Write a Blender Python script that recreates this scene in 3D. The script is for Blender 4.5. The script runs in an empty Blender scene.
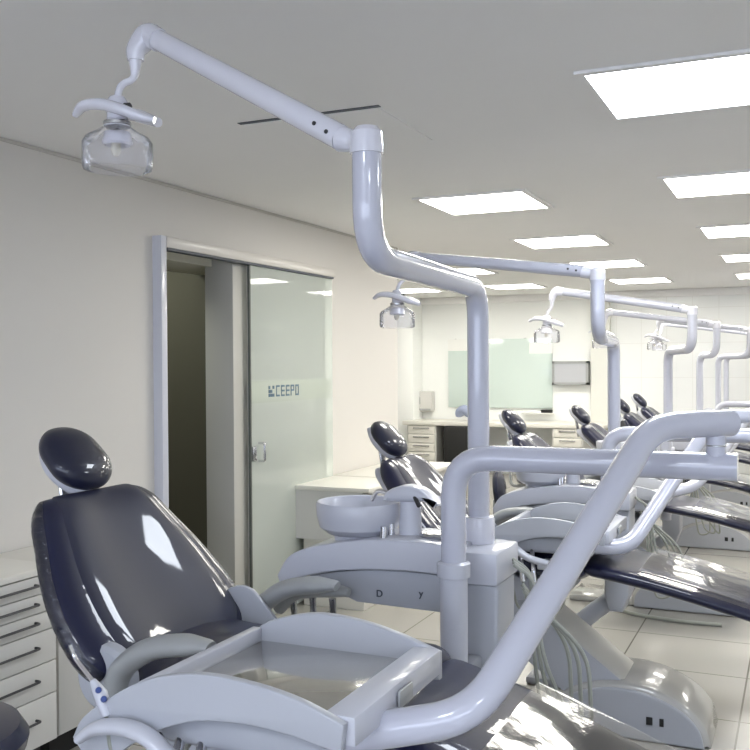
import bpy, bmesh, math, random
from mathutils import Vector, Matrix
random.seed(4)
S = bpy.context.scene
C = S.collection
V = Vector
PI = math.pi
EYE = 1.45; TH = math.radians(24.2); F = 950.0
ct, st = math.cos(TH), math.sin(TH)

def hor(px): return 361 + .006*(802-px)
def onY(px, py, Y):
    r = (px-375)/F; z = Y/(ct+r*st)
    return V((z*(r*ct-st), Y, EYE-(py-hor(px))*z/F))
def onX(px, py, X):
    r = (px-375)/F; z = X/(r*ct-st)
    return V((X, z*(ct+r*st), EYE-(py-hor(px))*z/F))
def onz(px, py, z):
    r = (px-375)/F
    return V((z*(r*ct-st), z*(ct+r*st), EYE-(py-hor(px))*z/F))

# ------------------------------------------------------------------ materials
def mat(name, col, rough=.5, metal=0, coat=0, bump=0, bscale=30, trans=0, ior=1.45, spec=.5, alpha=1, var=0, vscale=3):
    m = bpy.data.materials.new(name); m.use_nodes = True
    nt = m.node_tree; b = nt.nodes['Principled BSDF']
    b.inputs['Base Color'].default_value = (*col, 1)
    b.inputs['Roughness'].default_value = rough
    b.inputs['Metallic'].default_value = metal
    b.inputs['Coat Weight'].default_value = coat
    b.inputs['Coat Roughness'].default_value = .04
    b.inputs['Transmission Weight'].default_value = trans
    b.inputs['IOR'].default_value = ior
    b.inputs['Specular IOR Level'].default_value = spec
    b.inputs['Alpha'].default_value = alpha
    tc = nt.nodes.new('ShaderNodeTexCoord')
    n = nt.nodes.new('ShaderNodeTexNoise'); n.inputs['Scale'].default_value = vscale; n.inputs['Detail'].default_value = 4
    nt.links.new(tc.outputs['Object'], n.inputs['Vector'])
    mx = nt.nodes.new('ShaderNodeMix'); mx.data_type = 'RGBA'
    nt.links.new(n.outputs['Fac'], mx.inputs[0])
    k = max(var, .012)
    mx.inputs[6].default_value = (*[c*(1-k) for c in col], 1)
    mx.inputs[7].default_value = (*[min(1, c*(1+k)) for c in col], 1)
    nt.links.new(mx.outputs[2], b.inputs['Base Color'])
    if bump:
        n2 = nt.nodes.new('ShaderNodeTexNoise'); n2.inputs['Scale'].default_value = bscale; n2.inputs['Detail'].default_value = 3
        nt.links.new(tc.outputs['Object'], n2.inputs['Vector'])
        bp = nt.nodes.new('ShaderNodeBump'); bp.inputs['Strength'].default_value = bump; bp.inputs['Distance'].default_value = .01
        nt.links.new(n2.outputs['Fac'], bp.inputs['Height'])
        nt.links.new(bp.outputs['Normal'], b.inputs['Normal'])
        nt.links.new(bp.outputs['Normal'], b.inputs['Coat Normal'])
    return m

def emis(name, col, s):
    m = bpy.data.materials.new(name); m.use_nodes = True
    nt = m.node_tree; nt.nodes.clear()
    o = nt.nodes.new('ShaderNodeOutputMaterial'); e = nt.nodes.new('ShaderNodeEmission')
    e.inputs[0].default_value = (*col, 1); e.inputs[1].default_value = s
    nt.links.new(e.outputs[0], o.inputs[0]); return m

def film(name, tint, refl, rough=.03, milk=0, milkc=(.8,.85,.8), bump=0, bscale=20, ior=1.45, gloss=(1,1,1), stretch=None, bdist=.01):
    """thin clear sheet: transparent + fresnel gloss"""
    m = bpy.data.materials.new(name); m.use_nodes = True
    nt = m.node_tree; nt.nodes.clear()
    o = nt.nodes.new('ShaderNodeOutputMaterial')
    t = nt.nodes.new('ShaderNodeBsdfTransparent'); t.inputs[0].default_value = (*tint, 1)
    g = nt.nodes.new('ShaderNodeBsdfGlossy'); g.inputs['Roughness'].default_value = rough; g.inputs[0].default_value = (*gloss, 1)
    fr = nt.nodes.new('ShaderNodeFresnel'); fr.inputs[0].default_value = ior
    ad = nt.nodes.new('ShaderNodeMath'); ad.operation = 'MULTIPLY_ADD'; ad.inputs[1].default_value = 1.0; ad.inputs[2].default_value = refl
    ad.use_clamp = True
    nt.links.new(fr.outputs[0], ad.inputs[0])
    if milk:
        df = nt.nodes.new('ShaderNodeBsdfDiffuse'); df.inputs[0].default_value = (*milkc, 1)
        m2 = nt.nodes.new('ShaderNodeMixShader'); m2.inputs[0].default_value = milk
        nt.links.new(t.outputs[0], m2.inputs[1]); nt.links.new(df.outputs[0], m2.inputs[2]); t = m2
    mx = nt.nodes.new('ShaderNodeMixShader')
    nt.links.new(ad.outputs[0], mx.inputs[0]); nt.links.new(t.outputs[0], mx.inputs[1]); nt.links.new(g.outputs[0], mx.inputs[2])
    nt.links.new(mx.outputs[0], o.inputs[0])
    if bump:
        tc = nt.nodes.new('ShaderNodeTexCoord'); n = nt.nodes.new('ShaderNodeTexNoise')
        mp = nt.nodes.new('ShaderNodeMapping')
        if stretch: mp.inputs['Scale'].default_value = stretch
        n.inputs['Scale'].default_value = bscale; n.inputs['Detail'].default_value = 4
        bp = nt.nodes.new('ShaderNodeBump'); bp.inputs['Strength'].default_value = bump; bp.inputs['Distance'].default_value = bdist
        nt.links.new(tc.outputs['Object'], mp.inputs[0]); nt.links.new(mp.outputs[0], n.inputs['Vector'])
        nt.links.new(n.outputs['Fac'], bp.inputs['Height'])
        nt.links.new(bp.outputs[0], g.inputs['Normal']); nt.links.new(bp.outputs[0], fr.inputs['Normal'])
    return m

M = {}
M['pipe'] = mat('pipe_enamel', (.54, .55, .635), .25, coat=1)
M['white'] = mat('unit_white', (.55, .56, .62), .3, coat=.3)
M['lamp'] = mat('lamp_enamel', (.70, .70, .77), .25, coat=1)
M['body'] = mat('unit_grey_plastic', (.44, .455, .50), .35, coat=.2)
M['bodyd'] = mat('unit_lower_grey', (.40, .415, .46), .4)
M['arm'] = mat('armrest_grey', (.36, .37, .37), .38, coat=.2)
M['base'] = mat('chair_base_plastic', (.46, .45, .43), .22, coat=.7)
M['vinyl'] = mat('navy_vinyl', (.007, .009, .035), .4, spec=.3, coat=.6, bump=.08, bscale=14)
M['vinylf'] = mat('navy_vinyl_front', (.020, .022, .045), .45, spec=.3, coat=.75, bump=.03, bscale=5)
M['head'] = mat('headrest_vinyl', (.009, .011, .030), .4, spec=.3, coat=.7, bump=.06, bscale=12)
M['film'] = film('clear_plastic_sheet', (.93, .92, .9), .07, .08, bump=.06, bscale=10, bdist=.02, gloss=(.97, .97, .97))
M['filmw'] = film('wrinkled_plastic_sheet', (.95, .95, .96), .03, .05, bump=.9, bscale=14, stretch=(1, 1, 3.5), bdist=.02)
M['steel'] = mat('brushed_steel', (.55, .55, .56), .25, metal=1)
M['tray'] = mat('tray_glass', (.40, .385, .34), .16, coat=1, metal=.55)
M['chrome'] = mat('chrome', (.75, .75, .78), .12, metal=1)
M['dark'] = mat('dark_rubber', (.02, .02, .022), .5)
M['black'] = mat('black_matt', (.012, .012, .012), .6)
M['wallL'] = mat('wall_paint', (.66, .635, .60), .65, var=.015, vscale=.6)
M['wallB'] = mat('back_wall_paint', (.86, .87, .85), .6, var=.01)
M['ceil'] = mat('ceiling_paint', (.87, .86, .85), .8, var=.01)
M['trim'] = mat('white_aluminium', (.60, .61, .68), .3, coat=.3)
M['cab'] = mat('cabinet_laminate', (.60, .59, .56), .45, var=.01)
M['cabtop'] = mat('cabinet_top_laminate', (.72, .70, .64), .4, var=.01)
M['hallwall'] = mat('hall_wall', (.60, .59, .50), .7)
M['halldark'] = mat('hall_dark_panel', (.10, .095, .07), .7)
M['jamb'] = mat('door_jamb', (.52, .51, .47), .6)
M['glass'] = film('green_tinted_glass', (.95, .97, .955), -.01, .02, milk=.5, milkc=(.86,.92,.85), ior=1.35)
M['frost'] = film('frosted_band', (.90, .93, .88), -.02, .5, milk=.5, milkc=(.70, .76, .67))
M['clear'] = film('clear_shade', (.96, .96, .98), .0, .05, ior=1.22, bump=.3, bscale=60, milk=.13, milkc=(.9,.9,.95))
M['board'] = mat('green_glass_board', (.60, .69, .65), .15, coat=.3)
M['paper'] = mat('paper', (.85, .85, .82), .8)
M['logo'] = mat('logo_blue_grey', (.10, .16, .22), .5)
M['hose'] = mat('grey_hose', (.30, .31, .27), .45)
M['cream'] = mat('cream_plastic', (.72, .68, .55), .4)
M['blue'] = mat('blue_button', (.02, .05, .22), .3)
M['ink'] = mat('dark_print', (.06, .07, .09), .5)
M['bluish'] = mat('blue_grey_cloth', (.28, .32, .45), .6, bump=.5)
M['grout'] = None
M['litC'] = emis('panel_cool', (.86, .92, 1.0), 17)
M['litW'] = emis('panel_warm', (1.0, .975, .90), 18)

def floor_mat():
    m = bpy.data.materials.new('floor_tile'); m.use_nodes = True
    nt = m.node_tree; b = nt.nodes['Principled BSDF']
    tc = nt.nodes.new('ShaderNodeTexCoord'); mp = nt.nodes.new('ShaderNodeMapping')
    br = nt.nodes.new('ShaderNodeTexBrick')
    mp.inputs['Location'].default_value = (.23, -4.64, 0)
    nt.links.new(tc.outputs['Object'], mp.inputs[0]); nt.links.new(mp.outputs[0], br.inputs['Vector'])
    br.offset = 0; br.squash = 1
    br.inputs['Scale'].default_value = 1
    br.inputs['Brick Width'].default_value = .575; br.inputs['Row Height'].default_value = .575
    br.inputs['Mortar Size'].default_value = .004; br.inputs['Mortar Smooth'].default_value = .1
    br.inputs['Color1'].default_value = (.36, .345, .315, 1); br.inputs['Color2'].default_value = (.375, .36, .33, 1)
    br.inputs['Mortar'].default_value = (.14, .13, .11, 1)
    nt.links.new(br.outputs['Color'], b.inputs['Base Color'])
    b.inputs['Roughness'].default_value = .22
    return m
M['floor'] = floor_mat()

def wtile():
    m = bpy.data.materials.new('wall_tile_white'); m.use_nodes = True
    nt = m.node_tree; b = nt.nodes['Principled BSDF']
    tc = nt.nodes.new('ShaderNodeTexCoord'); mp = nt.nodes.new('ShaderNodeMapping')
    mp.inputs['Rotation'].default_value = (PI/2, 0, 0)
    br = nt.nodes.new('ShaderNodeTexBrick')
    nt.links.new(tc.outputs['Object'], mp.inputs[0]); nt.links.new(mp.outputs[0], br.inputs['Vector'])
    br.offset = 0
    br.inputs['Scale'].default_value = 1
    br.inputs['Brick Width'].default_value = .3; br.inputs['Row Height'].default_value = .42
    br.inputs['Mortar Size'].default_value = .004
    br.inputs['Color1'].default_value = (.85, .86, .85, 1); br.inputs['Color2'].default_value = (.86, .87, .86, 1)
    br.inputs['Mortar'].default_value = (.79, .79, .77, 1)
    nt.links.new(br.outputs['Color'], b.inputs['Base Color']); b.inputs['Roughness'].default_value = .25
    return m
M['wtile'] = wtile()

# ------------------------------------------------------------------ mesh helpers
ORG = V((0, 0, 0))      # base point of the thing being built; parts are stored relative to it

def fin(name, bm, m, parent=None, sharp=35, org=None):
    o_ = ORG if parent is not None else (org if org is not None else V((0, 0, 0)))
    bmesh.ops.translate(bm, verts=bm.verts, vec=-o_)
    bmesh.ops.recalc_face_normals(bm, faces=bm.faces)
    me = bpy.data.meshes.new(name); bm.to_mesh(me); bm.free()
    for p in me.polygons: p.use_smooth = True
    me.set_sharp_from_angle(angle=math.radians(sharp))
    me.materials.append(m)
    o = bpy.data.objects.new(name, me); C.objects.link(o)
    if parent is not None: o.parent = parent
    else: o.location = o_
    return o

def thing(name, label, cat, loc, group=None):
    global ORG
    o = bpy.data.objects.new(name, None); C.objects.link(o); o.empty_display_size = .1
    o.location = loc; o['label'] = label; o['category'] = cat
    if group: o['group'] = group
    ORG = V(loc); return o
def tag(o, label, cat, group=None, kind=None):
    o['label'] = label; o['category'] = cat
    if group: o['group'] = group
    if kind: o['kind'] = kind
    return o
def struct(name, bm, m, parent=None):
    o = fin(name, bm, m, parent)
    if parent is None: o['kind'] = 'structure'
    return o

def bx(x0, x1, y0, y1, z0, z1, bev=0, seg=2, bm=None):
    if bm is None: bm = bmesh.new()
    r = bmesh.ops.create_cube(bm, size=1, matrix=Matrix.Translation(((x0+x1)/2, (y0+y1)/2, (z0+z1)/2)) @ Matrix.Diagonal((abs(x1-x0), abs(y1-y0), abs(z1-z0), 1)))
    if bev:
        es = list({e for v in r['verts'] for e in v.link_edges})
        bmesh.ops.bevel(bm, geom=es, offset=bev, segments=seg, profile=.5, affect='EDGES')
    return bm

def fillet(pts, d):
    pts = [V(p) for p in pts]
    if len(pts) < 3: return pts
    out = [pts[0]]
    for i in range(1, len(pts)-1):
        a, b, c = pts[i-1], pts[i], pts[i+1]
        dd = d[i-1] if isinstance(d, (list, tuple)) else d
        k = min(dd, (a-b).length*.48, (c-b).length*.48)
        p, q = b+(a-b).normalized()*k, b+(c-b).normalized()*k
        for j in range(9):
            t = j/8; out.append(p*(1-t)**2+b*2*t*(1-t)+q*t*t)
    out.append(pts[-1]); return out

def tube(pts, r, d=.05, seg=20, bm=None, cap=True, squash=None):
    """sweep; r is a number or list(start,end)"""
    if bm is None: bm = bmesh.new()
    P = fillet(pts, d) if d else [V(p) for p in pts]
    n = len(P)
    T = [(P[min(i+1, n-1)]-P[max(i-1, 0)]).normalized() for i in range(n)]
    up = V((0, 0, 1)) if abs(T[0].z) < .9 else V((1, 0, 0))
    N = (up-T[0]*up.dot(T[0])).normalized()
    L = [0]
    for i in range(1, n): L.append(L[-1]+(P[i]-P[i-1]).length)
    rings = []
    for i in range(n):
        N = (N-T[i]*N.dot(T[i])).normalized(); B = T[i].cross(N)
        if isinstance(r, (list, tuple)):
            u = L[i]/L[-1]*(len(r)-1); k = min(int(u), len(r)-2); rr = r[k]+(r[k+1]-r[k])*(u-k)
        else: rr = r
        sq = squash or 1
        rings.append([bm.verts.new(P[i]+(N*math.cos(2*PI*j/seg)*sq+B*math.sin(2*PI*j/seg))*rr) for j in range(seg)])
    for i in range(n-1):
        for j in range(seg):
            bm.faces.new((rings[i][j], rings[i][(j+1) % seg], rings[i+1][(j+1) % seg], rings[i+1][j]))
    if cap:
        bm.faces.new(rings[0][::-1]); bm.faces.new(rings[-1])
    return bm

def lathe(prof, c, axis=(0, 0, 1), seg=32, bm=None):
    """prof: list of (radius, height) along axis from c"""
    if bm is None: bm = bmesh.new()
    q = V((0, 0, 1)).rotation_difference(V(axis).normalized()).to_matrix()
    rings = []
    for (r, h) in prof:
        if r < 1e-5: rings.append([bm.verts.new(V(c)+q@V((0, 0, h)))])
        else: rings.append([bm.verts.new(V(c)+q@V((r*math.cos(2*PI*j/seg), r*math.sin(2*PI*j/seg), h))) for j in range(seg)])
    for a, b in zip(rings, rings[1:]):
        for j in range(seg):
            k = (j+1) % seg
            if len(a) == 1 and len(b) == 1: continue
            if len(a) == 1: bm.faces.new((a[0], b[j], b[k]))
            elif len(b) == 1: bm.faces.new((a[j], a[k], b[0]))
            else: bm.faces.new((a[j], a[k], b[k], b[j]))
    if len(rings[0]) > 1 and prof[0] != prof[-1]: pass
    return bm

def prism(prof, y0, y1, bev=.004, seg=2, bm=None):
    """extrude an (x,z) outline along y"""
    if bm is None: bm = bmesh.new()
    a = [bm.verts.new((x, y0, z)) for x, z in prof]; b = [bm.verts.new((x, y1, z)) for x, z in prof]
    n = len(prof)
    f1 = bm.faces.new(a); f2 = bm.faces.new(b[::-1])
    for i in range(n): bm.faces.new((a[i], b[i], b[(i+1) % n], a[(i+1) % n]))
    if bev:
        bmesh.ops.recalc_face_normals(bm, faces=bm.faces)
        es = list(set(f1.edges) | set(f2.edges))
        bmesh.ops.bevel(bm, geom=es, offset=bev, segments=seg, profile=.5, affect='EDGES')
    return bm

def spline(pts, n=6):
    """catmull-rom through 2D points"""
    out = []
    P = [V((*p, 0)) for p in pts]; P = [P[0]*2-P[1]]+P+[P[-1]*2-P[-2]]
    for i in range(1, len(P)-2):
        for j in range(n):
            t = j/n; a, b, c, d = P[i-1:i+3]
            q = .5*((2*b)+(c-a)*t+(2*a-5*b+4*c-d)*t*t+(3*b-a-3*c+d)*t**3); out.append((q.x, q.y))
    out.append((P[-2].x, P[-2].y)); return out

def lerpf(tab, s):
    for (a, va), (b, vb) in zip(tab, tab[1:]):
        if s <= b:
            t = (s-a)/(b-a); t = t*t*(3-2*t) if False else t
            return va+(vb-va)*t
    return tab[-1][1]
def smoothtab(tab):
    pts = spline(tab, 8)
    return lambda s: lerpf(pts, s)

def cushion(path, wtab, t, n=36, m=40, ex=3.2, ey=2.4, endr=.06, bm=None, tt=None, dish=0, er=.80):
    """path: list of (x,z) of the centre line, width along y, thickness across; closed rounded pad"""
    if bm is None: bm = bmesh.new()
    P = spline(path, 10) if len(path) > 2 else [(path[0][0]+(path[1][0]-path[0][0])*i/20, path[0][1]+(path[1][1]-path[0][1])*i/20) for i in range(21)]
    L = [0]
    for a, b in zip(P, P[1:]): L.append(L[-1]+math.hypot(b[0]-a[0], b[1]-a[1]))
    tot = L[-1]; wf = smoothtab(wtab)
    def at(l):
        for i in range(len(L)-1):
            if l <= L[i+1]+1e-9:
                u = (l-L[i])/(L[i+1]-L[i]); a, b = P[i], P[i+1]
                tx, tz = (b[0]-a[0]), (b[1]-a[1]); q = math.hypot(tx, tz)
                return a[0]+(b[0]-a[0])*u, a[1]+(b[1]-a[1])*u, tx/q, tz/q
    rings = []
    for i in range(n+1):
        s = .5-.5*math.cos(PI*i/n)
        x, z, tx, tz = at(min(s*tot, tot))
        d = min(s, 1-s)*tot
        e = 1 if d >= endr else math.sqrt(max(0, 1-(1-d/endr)**2))
        ew = 1 if d >= endr else (er+(1-er)*e)
        if i in (0, n): rings.append([bm.verts.new((x, 0, z))] ); continue
        w = wf(s)*ew; h = t*(tt(s) if tt else 1)*max(e, .05)
        ring = []
        for j in range(m):
            a = 2*PI*j/m; ca, sa = math.cos(a), math.sin(a)
            v = math.copysign(abs(ca)**(2/ex), ca)*w; u = math.copysign(abs(sa)**(2/ey), sa)*h
            if u > 0: u -= dish*(1-(v/w)**2)**2*e
            ring.append(bm.verts.new((x-tz*u, v, z+tx*u)))
        rings.append(ring)
    for a, b in zip(rings, rings[1:]):
        for j in range(m):
            k = (j+1) % m
            if len(a) == 1: bm.faces.new((a[0], b[j], b[k]))
            elif len(b) == 1: bm.faces.new((a[j], a[k], b[0]))
            else: bm.faces.new((a[j], a[k], b[k], b[j]))
    return bm

def shift(bm, d): bmesh.ops.translate(bm, verts=bm.verts, vec=V(d)); return bm
def join(*bms):
    out = bmesh.new()
    for b in bms:
        me = bpy.data.meshes.new('tmp'); b.to_mesh(me); b.free(); out.from_mesh(me); bpy.data.meshes.remove(me)
    return out

# ------------------------------------------------------------------ setting
CEIL = EYE+.878; YB = 12.0; XL = -2.8; YE = 6.65; XA = -6.2; XR = 3.6; YN = -2.6
b = bmesh.new(); bx(XA-.2, XR+.2, YN-.2, YB+.2, -.1, 0, bm=b); struct('floor', b, M['floor'])
struct('ceiling', bx(XA-.2, XR+.2, YN-.2, YB+.2, CEIL, CEIL+.1), M['ceil'])
# door opening in the left wall
D0 = onX(168, 400, XL+.05).y; D1 = onX(248, 400, XL).y; DZ = onX(200, 252, XL).z
b = bmesh.new()
bx(XL-.14, XL, YN, D0, 0, CEIL, bm=b); bx(XL-.14, XL, D1, YE, 0, CEIL, bm=b); bx(XL-.14, XL, D0, D1, DZ, CEIL, bm=b)
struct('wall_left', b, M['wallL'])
struct('wall_back', bx(XA, onY(612, 300, YB).x, YB, YB+.1, 0, CEIL), M['wallB'])
struct('wall_back_tiled', bx(onY(612, 300, YB).x, XR, YB, YB+.1, 0, CEIL), M['wtile'])
struct('wall_right', bx(XR, XR+.1, YN, YB, 0, CEIL), M['wallB'])
b = bmesh.new()
WX0, WX1, WZ0, WZ1 = -2.6, 3.2, .95, 2.15
bx(XA, WX0, YN-.1, YN, 0, CEIL, bm=b); bx(WX1, XR, YN-.1, YN, 0, CEIL, bm=b)
bx(WX0, WX1, YN-.1, YN, 0, WZ0, bm=b); bx(WX0, WX1, YN-.1, YN, WZ1, CEIL, bm=b)
struct('wall_front', b, M['wallB'])
b = bmesh.new()
for k in range(5):
    xx = WX0+(WX1-WX0)*k/4; bx(xx-.03, xx+.03, YN-.08, YN-.02, WZ0, WZ1, bm=b)
bx(WX0, WX1, YN-.08, YN-.02, WZ0, WZ0+.05, bm=b); bx(WX0, WX1, YN-.08, YN-.02, WZ1-.05, WZ1, bm=b)
struct('added_fill_window', b, M['trim'])  # unseen window, added so bluish sky light fills the near end
struct('wall_alcove', bx(XA-.1, XA, YE, YB, 0, CEIL), M['wallB'])
struct('wall_alcove_return', bx(XA, XL-.14, YE-.12, YE, 0, CEIL), M['wallB'])
struct('trim_1', bx(XA, XR, YB-.05, YB, CEIL-.09, CEIL, bev=.01), M['ceil'])          # cornice
struct('shade_line_strip', bx(XL, XL+.006, YN, YE, CEIL-.016, CEIL-.004), mat('painted_gap_shade', (.52, .50, .46), .9))  # thin strip whose darker colour stands in for the shade line under the ceiling
# pillar by the back wall at the end of the cream wall
pa, pb = onY(399, 400, YB-.35), onY(413, 400, YB-.35)
struct('trim_3', bx(pa.x-.25, pb.x, YB-.35, YB, 0, CEIL, bev=.01), M['wallB'])
pa, pb = onY(592, 400, YB), onY(611, 400, YB)
struct('trim_4', bx(pa.x, pb.x, YB-.08, YB, 0, CEIL-.09, bev=.006), mat('service_panel', (.72, .72, .67), .5))
# small hall seen through the door
hx = XL-.14
b = bmesh.new()
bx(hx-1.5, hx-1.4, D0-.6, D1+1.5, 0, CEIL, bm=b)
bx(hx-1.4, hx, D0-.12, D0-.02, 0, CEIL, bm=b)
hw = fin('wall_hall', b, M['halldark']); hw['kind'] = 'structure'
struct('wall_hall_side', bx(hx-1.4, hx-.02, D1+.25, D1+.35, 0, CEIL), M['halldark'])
struct('trim_5', bx(hx-.35, hx, D0-.02, D1+.25, DZ-.04, DZ+.04), M['hallwall'])

# sliding glass door with frame, rail and lettering
J0 = onX(153.5, 400, XL).y; G1 = onX(328, 400, XL).y; ZR = onX(155, 236, XL).z
dr = thing('door_1', 'sliding green glass door with white metal jamb and rail in the left wall', 'door', (XL, D0, 0))
del dr['label']; del dr['category']; dr['kind'] = 'structure'
fin('door_jamb', bx(XL-.14, XL+.05, J0, D0, 0, ZR, bev=.004), M['trim'], dr)
fin('door_jamb', bx(XL-.185, XL-.005, D1-.14, D1, 0, DZ, bev=.003), M['jamb'], dr)
zr1 = onX(250, 262, XL+.05).z
fin('door_rail', bx(XL, XL+.05, D0, G1+.02, zr1, ZR, bev=.004), mat('rail_paint', (.64, .61, .57), .4, coat=.2), dr)
fin('rail_gap', bx(XL+.004, XL+.046, D0+.01, G1, zr1-.012, zr1-.0005), M['ink'], dr)
gx = XL+.022
gp = fin('glass_panel', bx(gx, gx+.010, D1-.02, G1, .01, zr1-.013), M['glass'], dr)
fin('panel_edge', bx(gx-.002, gx+.012, D1-.032, D1-.0205, .01, zr1-.013), mat('door_edge', (.10, .11, .10), .4), dr)
z0, z1 = onX(285, 401, gx).z, onX(285, 380, gx).z
fin('frosted_band', bx(gx+.0105, gx+.0112, D1-.02, G1-.03, z0, z1), M['frost'], gp)
hp = onX(258, 452, gx+.01)
hb = tube([(gx+.012, hp.y-.0, hp.z-.05), (gx+.05, hp.y, hp.z-.05), (gx+.05, hp.y, hp.z+.05), (gx+.012, hp.y, hp.z+.05)], .007, .012, 10)
fin('handle', hb, M['chrome'], gp)
fin('lock_plate', bx(gx+.011, gx+.02, D1-.018, D1+.02, hp.z-.045, hp.z+.035, bev=.003), M['steel'], gp)
def text(body, size, loc, rot, m, parent, name='lettering', ext=.001, sx=1):
    cu = bpy.data.curves.new(name, 'FONT'); cu.body = body; cu.size = size; cu.extrude = ext; cu.space_character = 1.15
    cu.offset = size*.012
    o = bpy.data.objects.new(name, cu); C.objects.link(o)
    bpy.context.view_layer.update()
    me = bpy.data.meshes.new_from_object(o); bpy.data.objects.remove(o)
    me.name = name; o = bpy.data.objects.new(name, me); C.objects.link(o)
    me.transform(Matrix.Diagonal((sx, 1, 1, 1)))
    me.transform(Matrix.Translation(V(loc)-ORG) @ rot.to_matrix().to_4x4() if not isinstance(rot, Matrix) else Matrix.Translation(V(loc)-ORG) @ rot.to_4x4())
    me.materials.clear(); me.materials.append(m); o.parent = parent; return o
rotw = Matrix(((0, 0, 1), (1, 0, 0), (0, 1, 0)))     # text x -> +Y, text y -> +Z, faces +X
a = onX(276, 396.5, gx+.012); c_ = onX(300, 396.5, gx+.012)
hgt = onX(285, 385.5, gx).z-onX(285, 396.5, gx).z
# the five letters C E E P O built from square strokes, reading left to right along +Y
tot = c_.y-a.y; adv = tot/5.0; wl = adv*.70; sw = hgt*.16
glyph = {'C': 'tbl', 'E': 'tbml', 'P': 'tmlu', 'O': 'tblr'}
tb = bmesh.new()
for k, ch in enumerate('CEEPO'):
    y0 = a.y+k*adv; za = a.z; zb = a.z+hgt; zm = (za+zb)/2; X0, X1 = gx+.0122, gx+.0132
    for q in glyph[ch]:
        if q == 't': bx(X0, X1, y0, y0+wl, zb-sw, zb, bm=tb)
        if q == 'b': bx(X0, X1, y0, y0+wl, za, za+sw, bm=tb)
        if q == 'm': bx(X0, X1, y0, y0+wl, zm-sw/2, zm+sw/2, bm=tb)
        if q == 'l': bx(X0, X1+.0001, y0, y0+wl*.2, za, zb, bm=tb)
        if q == 'r': bx(X0, X1+.0001, y0+wl*.8, y0+wl, za, zb, bm=tb)
        if q == 'u': bx(X0, X1+.0001, y0+wl*.8, y0+wl, zm, zb, bm=tb)
fin('lettering', tb, M['logo'], dr)
lb = bmesh.new(); a = onX(268.5, 397, gx+.012); u = hgt/3.6
for (i, j) in ((0, 0), (0, 1), (1, 0), (1, 1), (0, 2), (2, 0), (2, 2)):
    bx(gx+.0122, gx+.0135, a.y+i*u*1.25, a.y+i*u*1.25+u, a.z+j*u*1.25, a.z+j*u*1.25+u, bm=lb)
fin('emblem', lb, M['logo'], dr)

# ceiling light panels
def panel(x0, y0, label, m, group):
    w = .56
    t = thing('ceiling_light', label, 'ceiling light', (x0+w/2, y0+w/2, CEIL), group)
    b = bmesh.new(); f = .028; z0, z1 = CEIL-.010, CEIL-.0005
    bx(x0-f, x0+w+f, y0-f, y0, z0, z1, bm=b); bx(x0-f, x0+w+f, y0+w, y0+w+f, z0, z1, bm=b)
    bx(x0-f, x0, y0, y0+w, z0, z1, bm=b); bx(x0+w, x0+w+f, y0, y0+w, z0, z1, bm=b)
    fin('frame', b, M['ceil'], t)
    fin('diffuser', bx(x0, x0+w, y0, y0+w, CEIL-.006, CEIL-.001), m, t)
    return t
G = 'square ceiling light panels'
rowname = ['nearest and largest glowing', 'second glowing', 'third glowing', 'fourth glowing', 'farthest glowing']
for i, y in enumerate((2.9, 4.70, 6.52, 8.3, 10.15)):
    panel(-.6, y, '%s ceiling panel of the row at the right edge of the picture' % rowname[i], M['litC'] if i < 1 else M['litW'], G)
for i, y in enumerate((4.72, 6.56, 8.3, 10.2)):
    panel(-1.86, y, '%s square ceiling panel in the middle row' % ('nearest large', 'second', 'third', 'farthest')[i], M['litW'], G)
panel(-3.28, 8.35, 'glowing ceiling panel partly hidden behind the second lamp arm', M['litW'], G)
panel(-3.28, 10.3, 'narrow glowing ceiling panel above the green glass board', M['litW'], G)
panel(-4.55, 10.3, 'glowing ceiling panel above the white pillar, leftmost of all', M['litW'], G)
for y in (2.9, 6.5, 10.1): panel(1.2, y, 'added fill light panel right of the view', M['litC'] if y < 3 else M['litW'], 'added fill light panels outside the view')  # unseen panels added as extra room light
for x_, y_ in ((-1.0, -.9), (1.2, -.9)): panel(x_, y_, 'added fill light panel behind the viewpoint', M['litC'], 'added fill light panels outside the view')  # unseen panels added to brighten the near end
panel(hx-1.1, D0+.05, 'added fill light panel in the side hall', emis('added_hall_fill', (.97, 1, .88), 10), 'added fill light panels outside the view')  # unseen lamp added to brighten the hall behind the opening
# blank hatch
t = thing('ceiling_hatch', 'flush square white hatch in the ceiling behind the nearest lamp arm', 'hatch', (-1.585, 3.25, CEIL))
fin('hatch_panel', bx(-1.86, -1.32, 2.98, 3.50, CEIL-.006, CEIL-.0005), M['ceil'], t)
fin('hatch_gap', bx(-1.87, -1.31, 2.955, 2.978, CEIL-.003, CEIL-.0005), M['ink'], t)

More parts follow.
